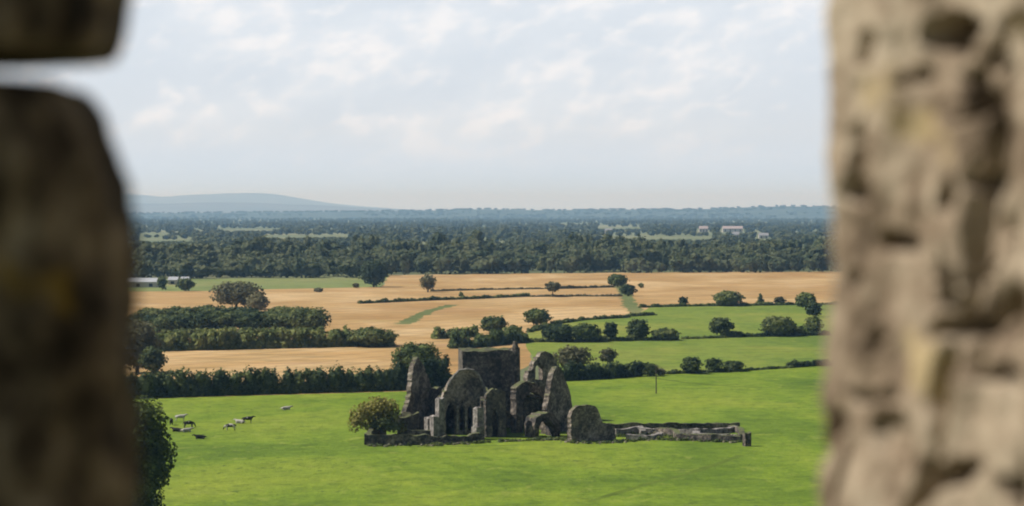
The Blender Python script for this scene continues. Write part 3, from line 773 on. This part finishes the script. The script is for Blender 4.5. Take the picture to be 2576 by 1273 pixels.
def low_wall(pts, hgt, thick, label, seed, name='low_wall', mat='ruin'):
    """run of ruined walling along ground points (px, py)"""
    P = [Vector(ground(a, b_)) for a, b_ in pts]; o = P[0]; rnd = random.Random(seed)
    fine = []
    for i in range(len(P) - 1):
        n = max(1, int((P[i + 1] - P[i]).length / .9))
        fine += [P[i].lerp(P[i + 1], k / n) - o for k in range(n)]
    fine.append(P[-1] - o); v = []; f = []
    for i, p in enumerate(fine):
        d = (fine[min(i + 1, len(fine) - 1)] - fine[max(i - 1, 0)]).normalized(); nr = Vector((-d.y, d.x, 0))
        hh = hgt * (1 + .5 * (vnoise(i * .33, seed * 1.7) - .5) + rnd.uniform(-.1, .1)); w = thick / 2 * rnd.uniform(.85, 1.15)
        v += [p + nr * w + Vector((0, 0, -.3)), p + nr * w * .9 + Vector((0, 0, hh)), p - nr * w * .9 + Vector((0, 0, hh * rnd.uniform(.93, 1.05))), p - nr * w + Vector((0, 0, -.3))]
        if i:
            a, b_ = 4 * (i - 1), 4 * i
            f += [(a, a + 1, b_ + 1, b_), (a + 1, a + 2, b_ + 2, b_ + 1), (a + 2, a + 3, b_ + 3, b_ + 2)]
    f += [(3, 2, 1, 0), tuple(4 * (len(fine) - 1) + k for k in range(4))]
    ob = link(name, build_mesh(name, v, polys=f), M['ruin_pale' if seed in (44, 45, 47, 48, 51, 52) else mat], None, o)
    return tag(ob, label, 'wall')
low_wall([(922, 1120), (1080, 1119), (1215, 1112)], 1.75, 1.1, 'long low dark wall in front of the ruin, running right from the autumn tree', 40)
low_wall([(922, 1119), (935, 1104), (965, 1096)], 2.1, 1.1, 'low wall end turning back beneath the autumn tree', 41)
low_wall([(1000, 1101), (1090, 1099)], 1.5, 1.0, 'low wall at the foot of the tall broken west wall', 42)
low_wall([(1520, 1081), (1700, 1080), (1860, 1080)], 1.35, 1.1, 'long straight far wall of the cloister garth, right of the gable', 43)
low_wall([(1545, 1096), (1600, 1092), (1640, 1093)], 1.3, 1.2, 'low rubble wall nearest the rounded gable, in the cloister', 44)
low_wall([(1575, 1105), (1640, 1106), (1660, 1100)], .9, 1.3, 'low front wall stub left of the centre of the cloister', 45)
low_wall([(1655, 1093), (1700, 1098), (1705, 1106), (1790, 1110), (1862, 1111)], 1.3, 1.4, 'low front wall of the cloister at its right', 46)
low_wall([(1690, 1092), (1760, 1095), (1850, 1086)], 1.1, 1.3, 'slanting inner wall across the right of the cloister', 47)
low_wall([(1610, 1087), (1618, 1098)], 1.2, 1.2, 'short cross wall in the left half of the cloister', 48)
low_wall([(1838, 1082), (1862, 1090), (1866, 1108)], 1.3, 1.2, 'end wall closing the cloister at the far right', 49)
strip('sunlit_strip', [(1548, 1089), (1600, 1088), (1700, 1089), (1780, 1092), (1850, 1094)], 2.6, M['sunlit_stone'], .014)  # pale ground strips stand in for sunlit cloister walling
strip('sunlit_strip', [(1690, 1103), (1780, 1104), (1862, 1103)], 2.2, M['sunlit_stone'], .014)
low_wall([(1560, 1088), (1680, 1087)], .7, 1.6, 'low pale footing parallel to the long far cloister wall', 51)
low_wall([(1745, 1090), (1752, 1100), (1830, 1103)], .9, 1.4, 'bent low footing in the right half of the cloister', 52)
o3 = ground(1878, 1122)
st = block('stone_stump', None, (0, 0, 0), (0, 0, 0), (1.3, 1.2, 2.6), math.radians(24), .35, 50)
st.location = o3; tag(st, 'isolated blue-grey stone stump at the far right end of the low walls', 'ruin')
def scatter_line(pts, n, spread):
    P = [Vector(ground(a_, b_)) for a_, b_ in pts]; out = []
    for k in range(n):
        i = random.randrange(len(P) - 1); p = P[i].lerp(P[i + 1], random.random())
        out.append((p.x + random.gauss(0, spread), p.y + random.gauss(0, spread)))
    return out
foot = [(925, 1122), (1080, 1121), (1215, 1114), (1345, 1107), (1430, 1106), (1440, 1116), (1550, 1114), (1640, 1104), (1700, 1108), (1862, 1113)]
g = Geo()
for (x, y) in scatter_line(foot, 170, .9) + scatter_line([(1550, 1088), (1840, 1094)], 120, 1.4) + scatter_line([(1000, 1100), (1110, 1100)], 30, 1.5):
    r_ = random.uniform(.12, .42); rv = ICO1[0] * np.array([r_ * random.uniform(.8, 1.5), r_ * random.uniform(.8, 1.4), r_ * .75]) * (0.8 + .4 * rng.random((len(ICO1[0]), 1))) + np.array([x, y, r_ * .35])
    g.add(rv, [tuple(f_) for f_ in ICO1[1]])
rb = link('rubble', g.mesh('rubble'), M['ruin_grey']); rb['kind'] = 'stuff'; rb['label'] = 'fallen stones scattered along the foot of the ruined walls'; rb['category'] = 'rubble'
B = []
for (x, y) in scatter_line(foot, 150, .6) + scatter_line([(1545, 1097), (1830, 1098)], 60, 1.5) + scatter_line([(1520, 1078), (1860, 1077)], 50, .5):
    h_ = random.uniform(.25, .75); B.append((x, y - .4, h_ * .4, random.uniform(.3, .9), random.uniform(.3, .6), h_ * .6))
v, q, tr = leaf_cloud(B, .9, .26, .5, .6, .4)
wd_ = link('weeds', build_mesh('weeds', v, quads=q, tris=tr), M['leaf']); wd_['kind'] = 'stuff'; wd_['label'] = 'nettles and rough weeds growing along the ruined walls'; wd_['category'] = 'weeds'
# autumn tree beside it
x, y, _ = ground(958, 1103)
at = thing('autumn_tree', 'broad tree with yellow-brown leaves at the left end of the ruin', 'tree', (x, y, 0))
k = y / FPX
def AB(px, py, rx, rz, dy=0.0):
    p = at_depth(px, py, y + dy); return (p[0] - x, p[1] - y + 0, p[2], rx * k, rx * k * .9, rz * k)
Bl = [AB(945, 1024, 44, 24), AB(912, 1045, 34, 28), AB(975, 1040, 32, 26), AB(893, 1064, 18, 24, -1), AB(975, 1022, 28, 20, 1), AB(930, 1030, 30, 20, 1), AB(985, 1062, 24, 24), AB(950, 1055, 34, 24), AB(1008, 1070, 18, 16, 1), AB(960, 1012, 26, 14), AB(920, 1068, 16, 14, 2)]
v, q, tr = leaf_cloud(Bl, 1.0, .42, .55, .75, .5); link('crown', build_mesh('crown', v, quads=q, tris=tr), M['leaf_autumn'], at)
Bl = [AB(968, 1062, 26, 20, -1.5), AB(992, 1074, 18, 14, -1.5), AB(945, 1070, 14, 12, -1.5)]
v, q, tr = leaf_cloud(Bl, 1.0, .42, .7, .75, .5); link('undergrowth', build_mesh('undergrowth', v, quads=q, tris=tr), M['leaf_dark'], at)
link('trunk', make_trunk(6.5, 6, .38, 1.5, 6), M['bark'], at)

# ------------------------------------------------------------------ cattle
def skin_mesh(name, joints, edges):
    me = bpy.data.meshes.new(name); me.from_pydata([j[:3] for j in joints], edges, [])
    o = bpy.data.objects.new(name, me); COL.objects.link(o)
    md = o.modifiers.new('s', 'SKIN')
    for i, j in enumerate(joints):
        sv = me.skin_vertices[0].data[i]; sv.radius = (j[3], j[4] if len(j) > 4 else j[3]); sv.use_root = (i == 0)
    sb = o.modifiers.new('d', 'SUBSURF'); sb.levels = 1; sb.render_levels = 1
    out = bpy.data.meshes.new_from_object(o.evaluated_get(bpy.context.evaluated_depsgraph_get()))
    bpy.data.objects.remove(o)
    out.polygons.foreach_set('use_smooth', [True] * len(out.polygons)); out.name = name
    return out
def cow_mesh(pose):
    lie = pose == 'lying'; dz = -.62 if lie else 0
    J = [(-.75, 0, 1.08 + dz, .30, .36), (-.2, 0, 1.02 + dz, .34, .42), (.4, 0, 1.03 + dz, .32, .40), (.75, 0, 1.10 + dz, .26, .32)]
    E = [(0, 1), (1, 2), (2, 3)]
    def chain(root, pts):
        prev = root
        for p in pts:
            J.append(p); E.append((prev, len(J) - 1)); prev = len(J) - 1
    if pose == 'grazing': chain(3, [(1.05, 0, .95, .17, .2), (1.28, 0, .58, .13, .14), (1.42, 0, .28, .12, .11), (1.46, 0, .12, .075, .07)])
    else: chain(3, [(1.02, 0, 1.28 + dz, .17, .19), (1.22, 0, 1.42 + dz, .13, .14), (1.48, 0, 1.36 + dz, .11, .11), (1.66, 0, 1.27 + dz, .075, .07)])
    chain(0, [(-1.02, 0, 1.1 + dz, .06), (-1.12, 0, .75 + dz, .035), (-1.14, 0, .5 + dz * .5, .05)])
    for s in (-1, 1):
        if lie:
            chain(3, [(.72, s * .26, .3, .12), (.95, s * .34, .12, .08), (.62, s * .36, .07, .06)])
            chain(0, [(-.6, s * .34, .32, .17), (-.25, s * .48, .14, .1), (-.62, s * .5, .07, .06)])
        else:
            chain(3, [(.70, s * .2, .78, .14), (.71, s * .2, .42, .085), (.69, s * .2, .12, .06), (.73, s * .2, .04, .07)])
            chain(0, [(-.72, s * .22, .85, .18), (-.62, s * .22, .58, .12), (-.84, s * .22, .42, .075), (-.80, s * .22, .12, .058), (-.76, s * .22, .04, .07)])
    return skin_mesh('cow_' + pose, J, E)
CM = {p: cow_mesh(p) for p in ('grazing', 'standing', 'lying')}
first = None
for (px, py, pose, mt, rz, label) in [
    (431, 1069, 'grazing', 'cow_dark', 95, 'dark cow half hidden by the edge of the large near tree'),
    (453, 1060, 'standing', 'cow_pale', 5, 'white cow standing highest of the cows beside the near tree'),
    (447, 1086, 'lying', 'cow_dark', 170, 'dark cow lying just below the white one by the near tree'),
    (467, 1087, 'lying', 'cow_pale', 20, 'pale cow lying right of the dark cow near the tree'),
    (474, 1076, 'grazing', 'cow_dark', 25, 'dark cow grazing between the white cow and the pale lying one'),
    (505, 1104, 'lying', 'cow_dark', 190, 'dark cow lying alone lowest in the field'),
    (580, 1083, 'grazing', 'cow_pied', 175, 'black and white cow grazing in mid-field'),
    (605, 1065, 'lying', 'cow_pale', 160, 'white cow lying to the left of a dark one, rear of the herd'),
    (622, 1065, 'standing', 'cow_dark', 5, 'dark cow standing rightmost of the herd, next to a white one'),
    (718, 1031, 'lying', 'cow_pale', 10, 'pale cow far off on its own near the dark hedge')]:
    x, y, _ = ground(px, py)
    me = CM[pose].copy(); me.materials.clear(); me.materials.append(M[mt])
    o = link('cow', me, None, None, (x, y, 0), math.radians(rz)); o.scale = (1.08,) * 3
    tag(o, label, 'cow', 'cattle in the left pasture')

# ------------------------------------------------------------------ the stone opening the view is framed by
def slab_profile(name, plan, zs, nseg, disp, mat, label, edge_shift=None, capz=True):
    """a block of masonry from a closed plan outline (list of (x, y)) swept up zs, each vertex pushed along its plan normal by disp(px, py, s, z)"""
    P = np.array(plan, float); n = len(P)
    pts = []; 
    for i in range(n):
        a, c = P[i], P[(i + 1) % n]
        for k in range(nseg[i]): pts.append(a + (c - a) * k / nseg[i])
    pts = np.array(pts); m_ = len(pts)
    for _ in range(6): pts = .5 * pts + .25 * (np.roll(pts, 1, 0) + np.roll(pts, -1, 0))     # worn corners
    tg = np.roll(pts, -1, 0) - np.roll(pts, 1, 0); tg /= np.linalg.norm(tg, axis=1)[:, None]
    nr = np.stack([tg[:, 1], -tg[:, 0]], 1)
    s = np.concatenate([[0], np.cumsum(np.linalg.norm(np.diff(pts, axis=0), axis=1))])
    Z, Sx = np.meshgrid(zs, s, indexing='ij')
    X = np.broadcast_to(pts[None, :, 0], Z.shape).copy(); Yy = np.broadcast_to(pts[None, :, 1], Z.shape).copy()
    if edge_shift is not None: X = X + edge_shift(Z)
    px, py = project(X, Yy, Z + CAMZ)
    D = disp(px, py, Sx, Z)
    X = X + nr[None, :, 0] * D; Yy = Yy + nr[None, :, 1] * D
    v = np.stack([X, Yy, Z], -1).reshape(-1, 3)
    nz = len(zs)
    i = np.arange(nz - 1)[:, None] * m_ + np.arange(m_)[None, :]
    j = np.arange(nz - 1)[:, None] * m_ + ((np.arange(m_) + 1) % m_)[None, :]
    q = np.stack([i, j, j + m_, i + m_], -1).reshape(-1, 4)
    v = np.concatenate([v, [[pts[:, 0].mean(), pts[:, 1].mean(), zs[0]], [pts[:, 0].mean(), pts[:, 1].mean(), zs[-1]]]])
    c0, c1 = len(v) - 2, len(v) - 1
    t = [(c0, (k + 1) % m_, k) for k in range(m_)] + [(c1, (nz - 1) * m_ + k, (nz - 1) * m_ + (k + 1) % m_) for k in range(m_)]
    o = link(name, build_mesh(name, v, quads=q, tris=np.array(t), smooth=True), mat, None, (0, 0, CAMZ))
    return tag(o, label, 'stone wall')

PITS = [  # (px, py, rx, ry, tilt, depth) hollows in the right-hand jamb
    (2385, 85, 50, 46, 0, .050), (2455, 235, 26, 85, -8, .045), (2410, 305, 36, 16, 15, .03), (2430, 810, 46, 62, 0, .055), (2370, 850, 60, 26, 12, .04), (2565, 790, 26, 70, 0, .05),
    (2400, 1170, 62, 26, 20, .045), (2335, 1225, 34, 50, -25, .04), (2165, 475, 40, 44, 20, .022), (2150, 360, 18, 70, 0, .02), (2385, 480, 22, 44, 0, .03), (2375, 690, 18, 90, 0, .03),
    (2250, 600, 46, 26, 25, .022), (2470, 690, 50, 16, 20, .03), (2190, 120, 22, 18, 0, .015), (2520, 110, 20, 60, -15, .03), (2300, 200, 30, 16, 10, .014), (2210, 870, 26, 40, 0, .014),
    (2500, 960, 60, 24, 0, .016), (2230, 1100, 28, 60, 10, .014), (2540, 1240, 30, 50, 0, .04), (2130, 700, 30, 20, 30, .012), (2180, 1020, 60, 14, -10, .012), (2460, 460, 22, 60, 20, .02)]
def jamb_disp(px, py, s, z):
    wx = px + 120 * fbm(px / 70, py / 90, 4); wy = py + 130 * fbm(px / 95, py / 130, 9)
    D = .036 * fbm(s * 12, z * 5, 2, 5) + .014 * fbm(s * 28, z * 28, 6, 4)
    cr = np.abs(fbm(s * 8, z * 3.5, 21, 4)); D = D - .022 * np.clip(1 - cr / .03, 0, 1)
    for (cx, cy, rx, ry, tl, dp) in PITS:
        dp = dp * (.35 if cx < 2300 else 1.0)
        a = math.radians(tl); dx = wx - cx; dy = wy - cy
        u = (dx * math.cos(a) - dy * math.sin(a)) / rx; w = (dx * math.sin(a) + dy * math.cos(a)) / ry
        r = np.sqrt(u * u + w * w)
        k = np.clip((r - .72) / .42, 0, 1); D = D - 3.0 * dp * (1 - k * k * (3 - 2 * k))
    return D
def jamb_edge(Z):
    py = H / 2 - (Z * cP + 2.1 * sP) / 2.1 * FPX
    return np.interp(py, [-200, 0, 300, 520, 800, 1000, 1300], [2098, 2097, 2097, 2096, 2089, 2074, 2067]) * 2.1 / FPX - 2092 * 2.1 / FPX
ex = (2092 - W / 2) / FPX * 2.1
slab_profile('stone_jamb', [(ex + .7, 2.42), (ex + .03, 2.18), (ex, 2.10), (ex + .17, 1.80), (ex + .42, 1.42), (ex + .9, 1.30)], np.linspace(-.55, .45, 330), [6, 24, 120, 90, 8, 6], jamb_disp, M['jamb'],
             'pale pitted weathered stone wall filling the right side, out of focus', jamb_edge)

def pillar(name, rows, depth, cx_px, ydepth, mat, label, seed, rough=.012):
    """rounded stone: rows = (py, right edge px); its back and left side stand outside the picture"""
    zs = np.array([-(r[0] - H / 2) / FPX * depth for r in rows]) ; ed = np.array([r[1] for r in rows], float)
    zf = np.linspace(zs[0], zs[-1], 170); ef = np.interp(zf, zs[::-1], ed[::-1]) if zs[0] > zs[-1] else np.interp(zf, zs, ed)
    na = 150
    a = np.linspace(0, 2 * math.pi, na, endpoint=False)
    A, Z = np.meshgrid(a, zf)
    c = (cx_px - W / 2) / FPX * depth
    hw = (ef - cx_px) / FPX * depth
    e = .55
    ca, sa = np.cos(A), np.sin(A)
    X = c + hw[:, None] * np.sign(ca) * np.abs(ca) ** e
    Yy = depth + ydepth * np.sign(sa) * np.abs(sa) ** e * np.minimum(1, hw[:, None] / hw.max() + .2)
    D = rough * 2 * fbm(A * 4, Z * 14, seed, 5)
    X = X + ca * D; Yy = Yy + sa * D
    Zw = Z * cP - depth * sP + CAMZ * 0
    v = np.stack([X, Yy, Zw], -1).reshape(-1, 3); nz = len(zf)
    i = np.arange(nz - 1)[:, None] * na + np.arange(na)[None, :]; j = np.arange(nz - 1)[:, None] * na + ((np.arange(na) + 1) % na)[None, :]
    q = np.stack([i, j, j + na, i + na], -1).reshape(-1, 4)
    v = np.concatenate([v, [[c, depth, Zw[0, 0]], [c, depth, Zw[-1, 0]]]]); c0, c1 = len(v) - 2, len(v) - 1
    t = [(c0, (k + 1) % na, k) for k in range(na)] + [(c1, (nz - 1) * na + k, (nz - 1) * na + (k + 1) % na) for k in range(na)]
    o = link(name, build_mesh(name, v, quads=q, tris=np.array(t), smooth=True), mat, None, (0, 0, CAMZ))
    bm = bmesh.new(); bm.from_mesh(o.data); bmesh.ops.recalc_face_normals(bm, faces=bm.faces); bm.to_mesh(o.data); bm.free()
    return tag(o, label, 'stone wall')
pillar('stone_pillar', [(1700, 320), (1273, 316), (1100, 312), (950, 308), (800, 310), (650, 304), (540, 294), (440, 278), (360, 254), (290, 224), (240, 194), (219, 170), (208, 140), (206, 60)], 1.72, -420, .14, M['shaded_stone'],
       'dark shaded rounded stone pillar filling the lower left side, out of focus', 11)
top = pillar('stone_block', [(147, 40), (149, 180), (146, 226), (138, 254), (110, 268), (60, 275), (0, 278), (-200, 281), (-500, 285)], 1.72, -420, .14, M['shaded_stone'],
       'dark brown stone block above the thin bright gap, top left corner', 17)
g = Geo(); cx = (-620 - W / 2) / FPX * 1.72
g.box((cx, 1.72, -(178 - H / 2) / FPX * 1.72 * cP - 1.72 * sP), (.12, .2, .03)); link('packing_stone', g.mesh('packing_stone'), M['shaded_stone'], top)

# ------------------------------------------------------------------ haze: the air of the plain
g = Geo(); g.box((0, 27000, 208), (58000, 60000, 424))
hm = bpy.data.materials.new('haze'); hm.use_nodes = True; nt = hm.node_tree
nt.nodes.remove(nt.nodes['Principled BSDF'])
pv = nt.nodes.new('ShaderNodeVolumePrincipled')
pv.inputs['Color'].default_value = (.38, .68, 1.0, 1); pv.inputs['Absorption Color'].default_value = (1, 1, 1, 1)
pv.inputs['Density'].default_value = 5e-5; pv.inputs['Anisotropy'].default_value = .1
nt.links.new(pv.outputs[0], nt.nodes['Material Output'].inputs['Volume'])
hz = link('haze', g.mesh('haze'), hm); hz['kind'] = 'stuff'

# ------------------------------------------------------------------ light
SUN_EL, SUN_AZ = 46.0, 84.0                                 # degrees up; degrees left of the view direction
sl = bpy.data.lights.new('sun', 'SUN'); sl.energy = 5.0; sl.angle = math.radians(.53); sl.color = (1, .975, .94)
so = bpy.data.objects.new('sun', sl); COL.objects.link(so)
e, a = math.radians(SUN_EL), math.radians(SUN_AZ)
dirv = Vector((-math.sin(a) * math.cos(e), math.cos(a) * math.cos(e), math.sin(e)))
so.rotation_euler = dirv.to_track_quat('Z', 'Y').to_euler(); so.location = (0, 0, 900)

wd = bpy.data.worlds.new('World'); S.world = wd; wd.use_nodes = True; nt = wd.node_tree
bg = nt.nodes['Background']; STR = .038; bg.inputs['Strength'].default_value = STR
sk = nt.nodes.new('ShaderNodeTexSky'); sk.sky_type = 'NISHITA'; sk.sun_disc = False
sk.sun_elevation = e; sk.sun_rotation = math.radians(-SUN_AZ); sk.altitude = 100; sk.dust_density = 1.2
tc = nt.nodes.new('ShaderNodeTexCoord'); sx = nt.nodes.new('ShaderNodeSeparateXYZ'); nt.links.new(tc.outputs['Generated'], sx.inputs[0])
dx, dy, dz = sx.outputs
def comb(x, y, z):
    c = nt.nodes.new('ShaderNodeCombineXYZ')
    for i, q in enumerate((x, y, z)):
        if isinstance(q, (int, float)): c.inputs[i].default_value = q
        else: nt.links.new(q, c.inputs[i])
    return c.outputs[0]
lean = math_node(nt, 'ADD', dx, math_node(nt, 'MULTIPLY', dz, -.5))
v1 = comb(math_node(nt, 'MULTIPLY', lean, 66), math_node(nt, 'MULTIPLY', dy, 3), math_node(nt, 'MULTIPLY', dz, 100))
n1 = noise(nt, v1, 1.0, 5, .5, .1)
v2 = comb(math_node(nt, 'MULTIPLY', lean, 15), math_node(nt, 'MULTIPLY', dy, 2), math_node(nt, 'MULTIPLY', dz, 34))
n2 = noise(nt, v2, 1.0, 3, .5, .1)
kk = math_node(nt, 'ADD', math_node(nt, 'MULTIPLY', n1, .6), math_node(nt, 'MULTIPLY', n2, .4))
white = math_node(nt, 'MULTIPLY', sstep(nt, kk, .47, .64), sstep(nt, dz, .012, .045))
def sc(c): return tuple(q / STR for q in c)
EXPO = .35; ex_ = 2 ** -EXPO
veil = mixc(nt, sstep(nt, n2, .35, .65), sc((.72 * ex_, .80 * ex_, .90 * ex_)), sc((.79 * ex_, .86 * ex_, .945 * ex_)))
veil = mixc(nt, sstep(nt, dz, .0, .035), sc((.66 * ex_, .88 * ex_, 1.22 * ex_)), veil)
cl = mixc(nt, white, veil, sc((.95 * ex_, .965 * ex_, 1.0 * ex_)))
fin = mixc(nt, sstep(nt, dz, .09, .15), cl, sk.outputs[0])
nt.links.new(fin, bg.inputs['Color'])

# ------------------------------------------------------------------ camera
cam = bpy.data.cameras.new('camera'); co = bpy.data.objects.new('camera', cam); COL.objects.link(co)
cam.sensor_width = 36; cam.lens = 36 * FPX / W; cam.clip_start = .05; cam.clip_end = 200000
co.location = (0, 0, CAMZ); co.rotation_euler = (math.pi / 2 - PITCH, 0, 0)
cam.dof.use_dof = True; cam.dof.focus_distance = 560; cam.dof.aperture_fstop = 5.0
S.camera = co
S.view_settings.view_transform = 'Standard'; S.view_settings.look = 'None'; S.view_settings.exposure = EXPO; S.view_settings.gamma = 1
S.render.engine = 'CYCLES'
S.cycles.use_denoising = True
S.cycles.pixel_filter_type = 'BLACKMAN_HARRIS'; S.cycles.filter_width = 2.0
S.cycles.max_bounces = 6; S.cycles.volume_bounces = 0
